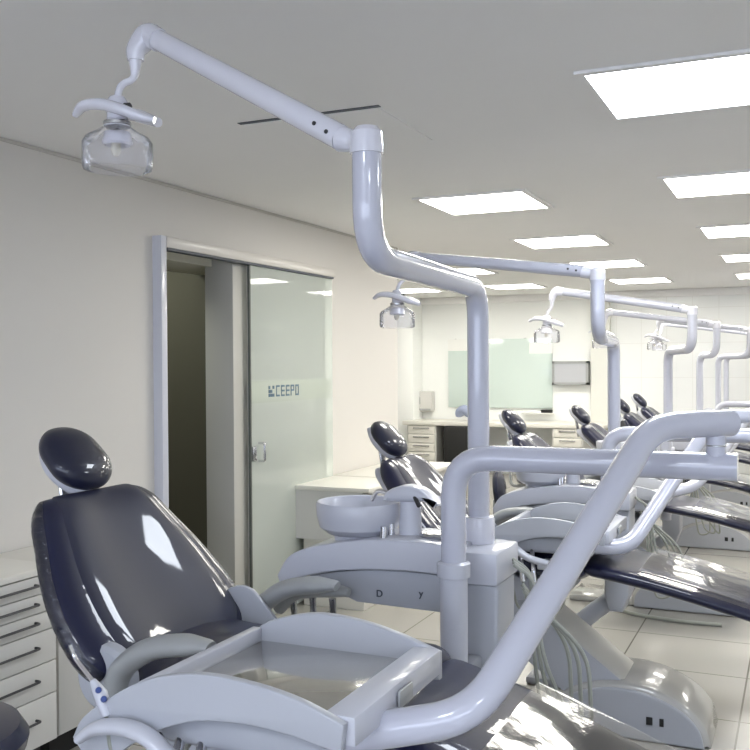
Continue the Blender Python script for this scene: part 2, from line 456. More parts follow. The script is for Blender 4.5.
# ------------------------------------------------------------------ dental chairs
def LEG(L):
    if L > -.05: return [(-.78, .742+L), (-.55, .675+L), (-.2, .545+L), (.12, .42+L)]
    return [(-.78, .755+L), (-.5, .71+L), (-.18, .635+L), (.12, .555+L)]
def make_chair(Yc, lift, label, idx, rec=50):
    X0 = -.72
    t = thing('dental_chair', label, 'dental chair', (X0, Yc, 0), 'dental chairs in the row')
    dy = (0, Yc, 0); L = lift
    def part(name, bm, m, par=None, d=dy): return fin(name, shift(bm, d), m, par or t)
    # base
    prof = spline([(-.93, .0), (-.915, .09), (-.83, .165), (-.69, .207), (-.54, .20), (-.41, .15), (-.335, .08), (-.31, .0)], 6)
    part('base', prism(prof, -.17, .2, .035, 5), M['base'])
    bs = t.children[-1]
    part('floor_plate', bx(-1.30, -.40, -.15, .18, 0, .035, bev=.012), M['base'], bs)
    part('base_face', prism([(x*.93-.043, z*.90+.004) for x, z in prof], -.186, -.165, .008, 3), mat('base_face_grey', (.36, .37, .40), .4), bs)
    for k, w in ((-.53, .024), (-.485, .016)):
        part('switch', bx(k-w/2, k+w/2, -.190, -.184, .070, .100, bev=.002), M['black'], bs)
    # lift arm
    pa_ = [(-1.22, .62+L), (-1.02, .62+L), (-.92, .50+L*.8), (-.62, .20), (-.62, .06), (-.76, .06), (-1.16, .40+L*.6)]
    part('lift_arm', prism(pa_, -.13, .13, .02, 3), M['cab'])
    part('lift_cover', prism([(x*.96-.036, z*.97+.005) for x, z in pa_], -.136, -.1305, .003), M['body'], t.children[-1])
    # seat frame plate
    part('seat_frame', prism([(-1.45, .66+L), (-1.42, .73+L), (-.86, .67+L), (-.86, .62+L), (-1.2, .56+L)], -.17, .17, .02, 3), M['body'])
    # seat and legrest as one vinyl pad
    part('seat', cushion([(-1.44, .775+L), (-1.25, .745+L), (-1.0, .755+L), (-.75, .745+L)], [(0, .21), (.4, .26), (1, .255)], .055, endr=.05), M['vinyl'])
    part('legrest', cushion(LEG(L), [(0, .252), (.5, .25), (.85, .235), (1, .2)], .038, endr=.05), M['vinyl'])
    # backrest
    ra = math.radians(rec); bt = V((-1.645, 0, 1.128+L)); bb = bt+V((math.cos(ra), 0, -math.sin(ra)))*.50
    W = [(0, .195), (.2, .235), (.45, .288), (.7, .312), (.87, .292), (1, .21)]
    path = [(bb.x, bb.z), (bb.x+(bt.x-bb.x)*.5-.004, bb.z+(bt.z-bb.z)*.5-.003), (bt.x, bt.z)]
    Wr = [(1-a, w) for a, w in W][::-1]
    # path runs upward: the pad front is at -normal side of cushion(), so flip by running downward
    pd = path[::-1]
    back = cushion(pd, W, .058, ex=3.6, endr=.075, n=44, m=56, tt=lambda s: .95+.15*s, dish=.029)
    part('backrest', back, M['vinyl'])
    bk = t.children[-1]
    fr = cushion([(p[0]+.012, p[1]+.008) for p in pd], [(a, w*.83) for a, w in W], .052, ex=3.2, endr=.09, n=40, m=48, tt=lambda s: .95+.15*s, dish=.029)
    part('back_panel', fr, M['vinylf'], bk)
    if idx == 0:
        part('plastic_cover', cushion([(p[0], p[1]) for p in pd], [(a, w*1.015) for a, w in W], .050, ex=3.6, endr=.075, n=44, m=56, dish=.055), M['filmw'], bk)
    # hard shell behind
    sh = cushion([(p[0]-.05, p[1]-.035) for p in pd], [(a, w*.72) for a, w in W], .03, endr=.05)
    part('back_shell', sh, M['white'])
    # headrest with neck bar
    hc = V((-1.680, 0, 1.213+L))
    ax = V((-.70, 0, .714))
    hp = [(hc.x-ax.x*.095, hc.z-ax.z*.095), (hc.x+ax.x*.10, hc.z+ax.z*.10)]
    part('headrest', cushion(hp[::-1], [(0, .082), (.25, .090), (.55, .096), (.8, .093), (1, .085)], .043, er=.12, ex=2.3, ey=2.1, endr=.075, n=32, m=40), M['head'])
    hd = t.children[-1]
    part('headrest_shell', cushion([(x-.024, z-.022) for x, z in hp[::-1]], [(0, .035), (.5, .075), (1, .045)], .032, ex=2.3, endr=.08), M['white'], hd)
    part('neck_bar', tube([(hc.x-.045, -.0, hc.z-.02), (hc.x-.02, 0, 1.03+L)], .022, 0, 12, squash=.5), M['steel'])
    # armrests
    for s in (-1, 1):
        a = [V((-1.325, s*.285, .70+L)), V((-1.325, s*.285, .80+L)), V((-1.24, s*.285, .862+L)), V((-1.16, s*.285, .878+L)), V((-1.095, s*.285, .882+L)), V((-1.085, s*.285, .880+L))]
        part('armrest', tube(a, [.030, .034, .038, .040, .037, .036, .020], .09, 20, squash=.62), M['arm'])
        ar = t.children[-1]
        part('pivot_plate', lathe([(0, .022), (.062, .022), (.072, .012), (.074, 0), (.074, -.012), (0, -.014)], (-1.37, s*.255, .775+L), (0, s, 0)), M['body'], ar)
        part('pivot_boss', lathe([(0, .03), (.034, .028), (.04, .01), (.04, -.03), (0, -.03)], (-1.265, s*.285, .725+L), (0, s, 0)), M['arm'], ar)
        if s < 0: continue
        wing = spline([(-1.42, .72+L), (-1.40, .84+L), (-1.32, .87+L), (-1.24, .80+L), (-1.15, .70+L), (-1.2, .66+L)], 5)
        part('side_wing', prism(wing, s*.235-.008, s*.235+.008, .005), M['body'], ar)
    # plastic sheet over the legrest
    return t

chairs_lab = ['navy dental chair nearest the camera, its whole backrest facing the view',
              'second dental chair, its backrest showing above the white spittoon tower',
              'third dental chair, its head between the tall post and the whiteboard',
              'fourth dental chair, its head just below the framed whiteboard',
              'fifth dental chair, small, just right of the second tall lamp post',
              'smallest and farthest dental chair, rightmost of the headrests in view']
YC = [1.885, 3.89, 5.91, 7.93, 9.95, 11.1]
LF = [0, -.10, -.14, -.20, -.21, -.20]
for i in range(6):
    make_chair(YC[i], LF[i], chairs_lab[i], i, (52, 48, 42, 38, 38, 38)[i])

# clear plastic sheets over legrests
def make_sheet(Yc, L, label, seed):
    random.seed(seed)
    n, m = 60, 40
    b = bmesh.new(); g = []
    Q = LEG(L); P = [p for p in spline(Q, 20) if p[0] > -.56]; P = [(x, z+.022) for x, z in P]+[(P[-1][0]+.012, P[-1][1]+.01)]
    from mathutils import noise
    for i in range(n):
        u = i/(n-1)*(len(P)-1); k = min(int(u), len(P)-2); f = u-k
        x = P[k][0]+(P[k+1][0]-P[k][0])*f; z = P[k][1]+(P[k+1][1]-P[k][1])*f
        row = []
        for j in range(m):
            v = -1+2*j/(m-1); w = .275
            y = v*w; drop = max(0, abs(v)-.90)*.12
            nz = noise.noise(V((x*4, y*5, seed)))*.005+noise.noise(V((x*22, y*18, seed)))*.0005
            row.append(b.verts.new((x+nz*.3, Yc+y, z+.024+nz-drop*(1+.5*nz))))
        g.append(row)
    for i in range(n-1):
        for j in range(m-1): b.faces.new((g[i][j], g[i+1][j], g[i+1][j+1], g[i][j+1]))
    o = fin('plastic_sheet', b, M['film'], None, 60, org=V((-.3, Yc, .5+L)))
    tag(o, label, 'plastic cover', 'clear covers on the chair footrests')
sl = ['crumpled clear plastic sheet over the footrest in the bottom right foreground',
      'clear plastic sheet over the second chair footrest, crossing the right edge',
      'clear plastic sheet over the third chair footrest',
      'clear plastic sheet over the fourth chair footrest']
for i in range(4): make_sheet(YC[i], LF[i], sl[i], i+1)

# ------------------------------------------------------------------ spittoon units
def make_unit(Yu, L, label, hoses=True, letters=False):
    t = thing('spittoon_unit', label, 'dental unit', (-.76, Yu, 0), 'spittoon units beside the chairs')
    dy = (0, Yu, 0)
    def part(name, bm, m, par=None): return fin(name, shift(bm, dy), m, par or t)
    z = L
    up = spline([(-1.335, .862+z), (-1.30, .915+z), (-1.24, .945+z), (-1.12, .972+z), (-1.0, .985+z), (-.9, .985+z), (-.80, .975+z)], 5)
    lo = spline([(-.80, .900+z), (-.9, .905+z), (-1.0, .903+z), (-1.12, .893+z), (-1.24, .868+z), (-1.325, .832+z)], 5)
    part('arched_cover', prism(up+lo, -.105, .10, .006, 3), M['white'])
    cv = t.children[-1]
    low = spline([(-1.25, .866+z), (-1.12, .889+z), (-1.0, .900+z), (-.82, .900+z)], 5)
    part('lower_body', prism(low+[(-.82, .80+z), (-1.10, .805+z), (-1.17, .83+z)], -.085, .085, .006), M['bodyd'])
    lb = t.children[-1]
    part('end_box', bx(-.83, -.70, -.10, .10, .885+z, .968+z, bev=.008), M['white'])
    part('pedestal', prism([(-.815, .884+z), (-.705, .884+z), (-.71, .50+z), (-.74, .42+z), (-.80, .42+z), (-.82, .50+z)], -.075, .085, .012, 3), M['body'])
    part('carrier', tube([(-.785, 0, .47+z), (-.88, -.05, .40+z), (-.99, -.13, .20), (-1.02, -.15, .03)], .04, .06, 18), M['bodyd'])
    part('floor_foot', bx(-1.14, -.86, -.25, .02, 0, .035, bev=.012), M['bodyd'])
    # suction holder bar below the cover
    part('suction_holder', tube([(-1.315, -.13, .775+z), (-1.27, -.13, .825+z), (-1.19, -.13, .842+z), (-1.11, -.13, .842+z), (-1.10, -.13, .84+z)], [.022, .026, .027, .026, .016], .05, 18, squash=.75), M['arm'])
    sh = t.children[-1]
    for k in range(3):
        part('suction_tip', tube([(-1.27+k*.06, -.128, .80+z+.02), (-1.265+k*.06, -.128, .70+z)], [.010, .007], 0, 10), M['steel'], sh)
    # spittoon bowl
    part('bowl', lathe([(0, .022), (.045, .024), (.085, .04), (.106, .075), (.110, .088), (.116, .090), (.120, .082), (.118, .05), (.110, .02), (.088, .003), (.07, 0), (.068, -.03), (.072, -.04)], (-1.13, 0, .977+z), seg=48), M['white'])
    bw = t.children[-1]
    part('bowl_foot', lathe([(0.0, .02), (.06, .02), (.063, -.02), (.068, -.04)], (-1.13, 0, .965+z), seg=40), M['body'], bw)
    # water tower
    part('water_tower', tube([(-.975, 0, .975+z), (-.975, 0, 1.095+z)], [.033, .027], 0, 24), M['white'])
    wt = t.children[-1]
    cap = spline([(-1.045, 1.075+z), (-1.035, 1.10+z), (-.99, 1.118+z), (-.94, 1.112+z), (-.90, 1.085+z), (-.885, 1.068+z), (-.92, 1.078+z), (-.98, 1.074+z)], 5)
    part('tower_cap', prism(cap, -.035, .035, .012, 3), M['white'], wt)
    part('spout', tube([(-1.03, 0, 1.09+z), (-1.075, 0, 1.10+z), (-1.09, 0, 1.07+z)], .006, .015, 10), M['chrome'], wt)
    part('cup_filler', tube([(-.95, -.03, 1.09+z), (-.93, -.05, 1.07+z)], .006, 0, 8), M['dark'], wt)
    part('cup_rest', lathe([(0, 0), (.036, 0), (.04, .006), (.034, .012), (0, .012)], (-.90, -.02, .985+z)), M['steel'])
    for k in (-.02, .03): part('tap', lathe([(0, .03), (.009, .03), (.011, 0)], (-1.02, -.06+k, .985+z), seg=14), M['chrome'])
    if letters:
        R = Matrix(((1, 0, 0), (0, 0, -1), (0, 1, 0)))
        for s_, px in (('D', 375), ('y', 418)):
            a = onY(px, 597, Yu-.085); text(s_, .026, (a.x, Yu-.0862, a.z), R, M['ink'], lb, name='marking')
    if hoses:
        for k in range(3):
            x = -.70+k*.012; y = .04-k*.035
            part('hose', tube([(x, y, .93+z), (x+.05, y, .90+z), (x+.06+k*.01, y-.02, .70+z), (x+.10+k*.03, y-.05, .48+z+k*.04), (x+.17+k*.02, y-.05, .50+z), (x+.15+k*.02, y, .72+z), (x+.02, y+.02, .86+z)], .0055, .06, 8), M['hose'])
    return t
ul = ['white spittoon unit nearest the camera, round bowl on an arched cover',
      'second spittoon unit, its arched cover under the horizontal white pipe',
      'third spittoon unit behind the slanting white pipe', 'fourth spittoon unit in the row',
      'fifth spittoon unit in the row, far right', 'farthest spittoon unit by the tiled back wall']
YU = [2.40, 4.42, 6.37, 8.46, 10.41, 11.55]
for i in range(6): make_unit(YU[i], LF[i], ul[i], hoses=i < 3, letters=i == 0)

# ------------------------------------------------------------------ operating lights
def make_lamp(post, zb, zk, joint, zt, elbow, lamp, label, r=.029):
    near = post[1] < 3; wm = M['lamp']
    t = thing('operating_light', label, 'dental lamp', (post[0], post[1], zb), 'operating lights on bent posts')
    def part(name, bm, m, par=None): return fin(name, bm, m, par or t)
    P = V((*post, 0)); J = V((*joint, 0))
    part('post', tube([(P.x, P.y, zb), (P.x, P.y, zk), (J.x, J.y, zk+.008), (J.x, J.y, zt)], r, [.085, .14], 28), M['pipe'])
    part('collar', lathe([(0, .0), (.041, 0), (.043, .006), (.043, .062), (.040, .070), (r, .071)], (P.x, P.y, zb), seg=36), wm)
    E = V(elbow); A0 = V((J.x, J.y, zt+.012)); d = V((E.x-J.x, E.y-J.y, 0)).normalized()
    # swivel joint
    jb = lathe([(0, .040), (.022, .040), (.031, .030), (.033, .0), (.033, -.012), (0, -.012)], (J.x, J.y, zt-.002), seg=30)
    part('joint', join(jb, tube([A0+V((0, 0, .002)), A0+d*.035+V((0, 0, .004)), A0+d*.062+V((0, 0, .012))], [.026, .022, .026], .02, 18)), wm)
    S_ = A0+d*.062+V((0, 0, .014)); u = (E-S_).normalized()
    part('arm', tube([S_-u*.0, S_+u*.035, E-u*.02], [.0255, .0265, .0255, .0245, .0235], 0, 24), M['lamp'] if near else M['pipe'])
    am = t.children[-1]
    side = u.cross(V((0, 0, 1))).normalized()
    for s in (-1, 1):
        for k in (.02, .055):
            c0 = S_+u*k+side*s*.0245+V((0, 0, -.002+k*.1))
            part('bolt', lathe([(0, .004), (.0045, .003), (.0045, 0)], c0, side*s, 10), M['dark'], am)
    # elbow, stem
    Lp = V(lamp); h = V((Lp.x-E.x, Lp.y-E.y, 0)); hn = h.normalized() if h.length > 1e-4 else d
    q = E+hn*.035+V((0, 0, -.045))
    part('elbow', tube([E-u*.03, E+u*.012, q+V((0, 0, .012)), q-V((0, 0, .012))], [.027, .03, .025, .019], .03, 18), wm)
    top = Lp
    part('stem', tube([q, q+V((-.003, 0, -.055)), top+V((.010, 0, .035)), top+V((0, 0, .0))], [.017, .012, .009, .0085, .0085, .009], .05, 14), wm)
    # lamp head (hangs, open below)
    c = top
    part('lamp_body', lathe([(0, .008), (.018, .006), (.024, -.004), (.0235, -.045), (.030, -.052), (.030, -.062), (.0, -.064)], c, seg=28), wm)
    lb = t.children[-1]
    part('ring', lathe([(.0305, -.050), (.032, -.052), (.032, -.058), (.0305, -.060)], c, seg=28), M['steel'], lb)
    part('tilt_knob', lathe([(0, .014), (.010, .012), (.011, 0), (0, 0)], c+V((.024, 0, -.02)), (1, 0, 0), 14), M['dark'], lb)
    ha = [c+V((-.105, -.02, -.028)), c+V((-.07, -.035, -.012)), c+V((-.02, -.035, -.014)), c+V((.03, -.03, -.03)), c+V((.07, -.015, -.048)), c+V((.105, .0, -.058))]
    part('handle', tube(ha, [.009, .016, .018, .018, .017, .010], .04, 16, squash=.75), wm, lb)
    hb = [c+V((-.02, .03, -.022)), c+V((.03, .035, -.03)), c+V((.095, .025, -.056))]
    part('handle', tube(hb, [.014, .021, .015], .03, 14, squash=.75), wm, lb)
    part('shade', lathe([(.031, -.062), (.050, -.075), (.073, -.088), (.080, -.10), (.080, -.152), (.077, -.160), (.070, -.162)], c, seg=40), M['clear'])
    sd = t.children[-1]
    part('reflector', lathe([(.012, -.068), (.03, -.075), (.035, -.10), (.030, -.105), (.012, -.085)], c, seg=24), wm, sd)
    part('bulb', lathe([(0, -.075), (.010, -.08), (.011, -.115), (.006, -.128), (0, -.13)], c+V((-.004, 0, 0)), seg=16), M['cream'], sd)
    return t
ll = ['large white lamp on a bent post, arm rising to the upper left',
      'second operating light, clear shade hanging left of the tall near post',
      'third operating light, clear shade hanging above the whiteboard',
      'fourth operating light, its arm passing behind the second lamp post',
      'fifth operating light, small clear shade left of the third lamp post',
      'farthest operating light, smallest shade beside the third lamp post']
lamps = [
 ((-.793, 2.44), .968, 1.652, (-.772, 1.685), 1.872, (-1.372, 1.80, 2.210), (-1.442, 1.765, 2.062)),
 ((-.793, 4.46), .868, 1.545, (-.764, 3.93), 1.80, (-1.60, 3.99, 1.93), (-1.655, 3.93, 1.772)),
 ((-.793, 6.41), .828, 1.52, (-.60, 5.98), 1.745, (-1.37, 5.80, 1.89), (-1.44, 5.80, 1.735)),
 ((-.793, 8.5), .768, 1.50, (-.637, 8.26), 1.74, (-1.475, 8.1, 1.87), (-1.54, 8.1, 1.73)),
 ((-.793, 10.45), .758, 1.50, (-.475, 10.2), 1.75, (-1.33, 10.25, 1.88), (-1.40, 10.25, 1.74)),
 ((-.793, 11.59), .768, 1.50, (-.50, 11.25), 1.74, (-1.42, 11.2, 1.88), (-1.48, 11.2, 1.74))]
for a, l in zip(lamps, ll): make_lamp(*a, l)

# ------------------------------------------------------------------ instrument tables on jointed arms
def make_table(dx, dy_, L, Yu, armpts, label, full=True):
    """table rectangle moved by dx, dy_; the arm starts at the spittoon unit"""
    t = thing('instrument_table', label, 'instrument table', (-.78, Yu-.20, 0), 'instrument tables on jointed arms')
    D = V((dx, dy_, L))
    def part(name, bm, m, par=None): return fin(name, shift(bm, D), m, par or t)
    def fix(name, bm, m, par=None): return fin(name, bm, m, par or t)
    x0, x1, y0, y1 = -1.04, -.64, 1.33, 1.73
    top = spline([(-1.19, .785), (-1.165, .825), (-1.10, .872), (-1.02, .912), (-.92, .933), (-.82, .930), (-.73, .915), (-.65, .888)], 6)
    bot = spline([(-.655, .842), (-.75, .858), (-.84, .862), (-.93, .852), (-1.01, .822), (-1.07, .785), (-1.11, .752), (-1.16, .752)], 6)
    part('side_panel', prism(top+bot, y0-.012, y0+.006, .003, 3), M['body'])
    top2 = spline([(-1.06, .885), (-1.02, .91), (-.92, .936), (-.82, .933), (-.73, .915), (-.642, .888)], 6)
    part('side_panel', prism(top2+[(-.642, .835), (-.85, .82), (-1.06, .835)], y1-.006, y1+.012, .003, 3), M['body'])
    # rims
    part('rim', bx(-.695, -.638, y0+.006, y1-.006, .848, .896, bev=.004), M['white'])
    part('rim', bx(-1.062, -1.040, y0+.006, y1-.006, .862, .896, bev=.004), M['white'])
    part('tray', bx(-1.040, -.695, y0+.006, y1-.006, .858, .868, bev=.002), M['tray'])
    part('underside', bx(-1.03, -.70, y0+.02, y1-.02, .79, .857, bev=.02, seg=3), M['bodyd'])
    part('latch', bx(-.636, -.630, 1.50, 1.56, .855, .885, bev=.002), M['arm'])
    # handle in front of near panel
    yh = y0-.035
    part('handle', tube([(-1.155, yh, .795), (-1.12, yh, .822), (-1.06, yh, .834), (-1.005, yh, .826), (-.94, yh, .778), (-.86, yh, .765)], [.011, .018, .019, .019, .018, .017], .04, 20, squash=.75), M['white'])
    part('handle_bracket', bx(-.90, -.865, y0-.05, y0+.08, .742, .765, bev=.005), M['body'])
    # instrument holders
    for k in range(3):
        xx = -1.03+k*.045
        part('handpiece', tube([(xx, y0+.0+.03, .80), (xx+.02, y0-.03, .745), (xx+.025, y0-.03, .69)], [.010, .008, .012], .02, 12), M['chrome'])
        part('handpiece_hose', tube([(xx+.025, y0-.03, .69), (xx+.04, y0, .56), (xx+.10, y0+.1, .55), (xx+.14, y0+.16, .795)], .005, .07, 8), M['hose'])
    # arm
    Z = 1.22+L; y = Yu-.20
    fix('arm_post', tube([(-.78, y, .60+L), (-.78, y, .935+L)], .034, 0, 26), M['white'])
    fix('bracket', bx(-.81, -.75, y+.01, Yu-.06, .62+L, .70+L, bev=.008), M['body'])
    fix('arm_collar', lathe([(.036, 0), (.041, .002), (.041, .035), (.032, .040)], (-.78, y, .925+L), seg=32), M['white'])
    A = armpts
    fix('lower_arm', tube([(-.78, y, .91+L), (-.78, y, Z), (A[0][0]+.045, A[0][1], Z)], .031, .10, 28), M['pipe'])
    j = V((A[0][0], A[0][1], Z)); uz = A[0][2]
    fix('arm_joint', tube([j+V((0, 0, .0)), V((j.x, j.y, uz))], .021, 0, 26), M['pipe'])
    fix('joint_ring', lathe([(.0212, -.003), (.022, -.002), (.022, .0), (.0212, .001)], (j.x, j.y, (Z+uz)/2)), M['steel'])
    fix('upper_arm', tube([A[0]+V((.03, .02, 0))] + list(A[1:]), [.029, .029, .029, .030, .032], [.07, .075]+[.05]*5, 30), M['pipe'])
    return t
A1 = [V((-.172, 2.20, 1.315)), V((-.288, 2.06, 1.315)), V((-.490, 1.475, .872)), V((-.76, 1.44, .805))]
make_table(0, 0, 0, 2.40, A1, 'foreground instrument table with arched grey side panels and thick white arm')
b2 = onz(628, 549, 3.62); b1 = onz(715, 428, 3.95)
A2 = [V((-.02, 4.22, 1.23)), V((b1.x, b1.y, 1.22)), b2, V((-.78, b2.y-.05, .75))]
make_table(-.02, 2.26, -.08, 4.42, A2, 'second instrument table, arched panels left of the slanting white pipe')
A3 = [V((-.02, 6.17, 1.18)), V((-.25, 5.9, 1.18)), V((-.52, 5.35, .78)), V((-.78, 5.3, .71))]
make_table(0, 3.85, -.14, 6.37, A3, 'third instrument table, partly hidden behind the second one')
A4 = [V((-.05, 8.26, 1.12)), V((-.25, 8.0, 1.12)), V((-.55, 7.45, .72)), V((-.78, 7.4, .65))]
make_table(0, 5.95, -.20, 8.46, A4, 'fourth instrument table farther down the row')
A5 = [V((-.05, 10.21, 1.12)), V((-.20, 9.95, 1.12)), V((-.5, 9.45, .72)), V((-.78, 9.4, .65))]
make_table(0, 7.95, -.20, 10.41, A5, 'farthest instrument table with a cream pipe at the right edge')

# syringe hanging at the left end of the foreground table
p0, p1, p2, p3 = onz(67, 646, 1.72), onz(72, 659, 1.72), onz(91, 684, 1.68), onz(104, 706, 1.66)
t = thing('air_water_syringe', 'slim air water syringe with blue buttons at left end of foreground table', 'dental syringe', p3)
fin('nozzle', tube([p0, p1, p2], [.004, .0035, .004], .01, 10), M['chrome'], t)
fin('grip', tube([p2-(p3-p2)*.1, (p2+p3)/2, p3+V((.0, 0, -.02))], [.006, .014, .011], 0, 14), M['white'], t)
g = t.children[-1]
fwd = (V((0, 0, EYE))-p3).normalized()
for k in (.35, .75): fin('button', lathe([(0, .006), (.005, .005), (.006, 0)], p2.lerp(p3, k)+fwd*.012, fwd, 12), M['blue'], g)
fin('hose', tube([p3+V((0, 0, -.02)), p3+V((.01, 0, -.10)), p3+V((.1, .05, -.12)), V((-.98, 1.40, .80))], .005, .05, 8), M['hose'], t)

# ------------------------------------------------------------------ cabinets along the left wall
def handle_bar(par, x, ya, yb, z, m=None):
    fin('handle', tube([(x, ya, z), (x+.022, ya, z), (x+.022, yb, z), (x, yb, z)], .0045, .008, 8), m or M['steel'], par)

def drawer_unit(name, x0, x1, y0, y1, z0, z1, hs, label, castors=True, topm=None):
    t = thing(name, label, 'cabinet', ((x0+x1)/2, (y0+y1)/2, 0), None)
    fin('body', bx(x0, x1-.018, y0, y1, z0, z1-.022), M['cab'], t)
    fin('top', bx(x0, x1+.004, y0-.006, y1+.004, z1-.022, z1, bev=.002), topm or M['cabtop'], t)
    z = z1-.026; tot = sum(hs); H = z1-.026-z0
    for h in hs:
        hh = H*h/tot
        d = fin('drawer', bx(x1-.018, x1, y0+.003, y1-.003, z-hh+.003, z-.001, bev=.0015), M['cab'], t)
        handle_bar(d, x1, y0+.10, y1-.10, z-hh*.42, mat('dark_handle_metal', (.05, .05, .055), .35, metal=.4) )  # handles are dark metal
        z -= hh
    if castors:
        for xx in (x0+.05, x1-.06):
            for yy in (y0+.05, y1-.05):
                fin('castor', join(lathe([(0, -.012), (.028, -.012), (.03, 0), (.028, .012), (0, .012)], (xx, yy, .031), (0, 1, 0), 20), bx(xx-.012, xx+.012, yy-.018, yy+.018, .04, z0)), M['dark'], t)
    else: fin('plinth', bx(x0+.02, x1-.05, y0+.01, y1-.01, 0, z0), M['cab'], t)
    return t
ca = onX(54, 740, -2.35); ct_ = onX(48, 566, -2.35)
drawer_unit('drawer_cabinet', XL+.012, -2.35, ca.y-.62, ca.y, ca.z, ct_.z, [1, 1, 1, 1.75, 1.75, 2.6], 'white drawer cabinet on castors at the lower left edge')
# counter cabinet behind the chair back
ys = ca.y+.10
t = thing('base_cabinet', 'white cabinet with a pale top behind the nearest chair backrest', 'cabinet', (-2.5, 3.0, 0))
fin('body', bx(XL+.012, -2.47, ys+.01, 3.17, .10, .705, bev=.002), M['cab'], t)
fin('plinth', bx(XL+.03, -2.52, ys+.04, 3.15, 0, .10), M['black'], t)
fin('top', bx(XL+.012, -2.45, ys, 3.18, .706, .735, bev=.003), M['cabtop'], t)
for k in range(2):
    d = fin('cabinet_door', bx(-2.469, -2.453, ys+.02+k*.21, ys+.22+k*.21, .11, .70, bev=.002), M['cab'], t)
    handle_bar(d, -2.453, ys+.06+k*.21, ys+.18+k*.21, .62)
# low chests beyond the glass door
c1 = onY(364, 489, 4.98); zt_ = c1.z
def chest(y0, y1, label, gap=0):
    t = thing('low_chest', label, 'cabinet', (-2.55, (y0+y1)/2, 0))
    fin('top', bx(XL+.012, -2.28, y0, y1, zt_-.025, zt_, bev=.003), M['cabtop'], t)
    fin('upper_body', bx(XL+.02, -2.325, y0+.012, y1-.012, zt_-.32, zt_-.0255), M['cab'], t)
    zz = zt_-.03
    d = fin('drawer', bx(-2.3245, -2.305, y0+.02, y1-.02, zz-.13, zz-.003, bev=.002), M['cab'], t)
    handle_bar(d, -2.305, y0+.10, y1-.10, zz-.05)
    d = fin('drawer', bx(-2.3245, -2.305, y0+.02, y1-.02, zz-.285, zz-.135, bev=.002), M['cab'], t)
    handle_bar(d, -2.305, y0+.10, y1-.10, zz-.19)
    fin('lower_body', bx(XL+.06, -2.34, y0+.05, y1-.03, .0, zt_-.321, bev=.003), M['cabtop'], t)
chest(4.98, 5.50, 'low cream chest just beyond the glass door, behind the spittoon bowl')
chest(5.53, 6.55, 'longer cream chest behind the first one, left of the second chair')

# ------------------------------------------------------------------ back of the room
yb = YB-.001
def rect(px0, py0, px1, py1, Y):
    a, b_ = onY(px0, py1, Y), onY(px1, py0, Y); return a.x, b_.x, a.z, b_.z
x0, x1, z0, z1 = rect(449, 338, 552.5, 407, YB)
t = thing('glass_board', 'pale green glass board on the back wall', 'board', ((x0+x1)/2, YB, z0))
fin('board_panel', bx(x0, x1, YB-.03, YB-.004, z0, z1, bev=.003), M['board'], t)
la = onY(522, 412.5, YB-.08); ledge_z = la.z
fin('marker_ledge', bx(la.x, x1+.02, YB-.11, YB-.002, ledge_z-.012, ledge_z, bev=.002), M['paper'], t)
for a in ((x0+.1, z1+.02), (x1-.35, z1+.02), ((x0+x1)/2+.1, z0+.05)): fin('bracket', lathe([(0, .01), (.02, .008), (.022, 0)], (a[0], YB-.012, a[1]-.03), (0, -1, 0), 14), M['steel'], t)
for px0, py0, px1, py1, lab in ((449, 339, 469, 351, 'white notice at the upper left corner of the green board'), (530, 343, 553, 353.5, 'white notice at the upper right corner of the green board')):
    x0, x1, z0, z1 = rect(px0, py0, px1, py1, YB)
    o = fin('paper_notice', join(bx(x0, x1, YB-.036, YB-.031, z0, z1)), M['paper'], None, org=V(((x0+x1)/2, YB-.03, z0))); tag(o, lab, 'paper')
x0, x1, z0, z1 = rect(554, 361, 590, 384.5, YB)
t = thing('whiteboard', 'small framed whiteboard right of the green glass board', 'whiteboard', ((x0+x1)/2, YB-.1, z0))
fin('frame', join(bx(x0, x1, YB-.11, YB-.002, z0, z0+.03), bx(x0, x1, YB-.11, YB-.002, z1-.03, z1), bx(x0, x0+.03, YB-.11, YB-.002, z0, z1), bx(x1-.03, x1, YB-.11, YB-.002, z0, z1)), M['arm'], t)
fin('board_panel', bx(x0+.03, x1-.03, YB-.10, YB-.08, z0+.03, z1-.03), mat('whiteboard_white', (.48, .49, .52), .4), t)
x0, x1, z0, z1 = rect(420, 391, 435, 411, YB)
t = thing('towel_dispenser', 'small white dispenser on the wall left of the green board', 'dispenser', ((x0+x1)/2, YB, z0))
fin('case', bx(x0, x1, YB-.12, YB-.001, z0, z1, bev=.02, seg=3), M['cab'], t)
fin('outlet', bx(x0+.02, x1-.02, YB-.125, YB-.119, z0+.015, z0+.04), M['arm'], t)
fin('window', bx(x0+.03, x0+.05, YB-.124, YB-.119, z0+.1, z1-.08), M['arm'], t)
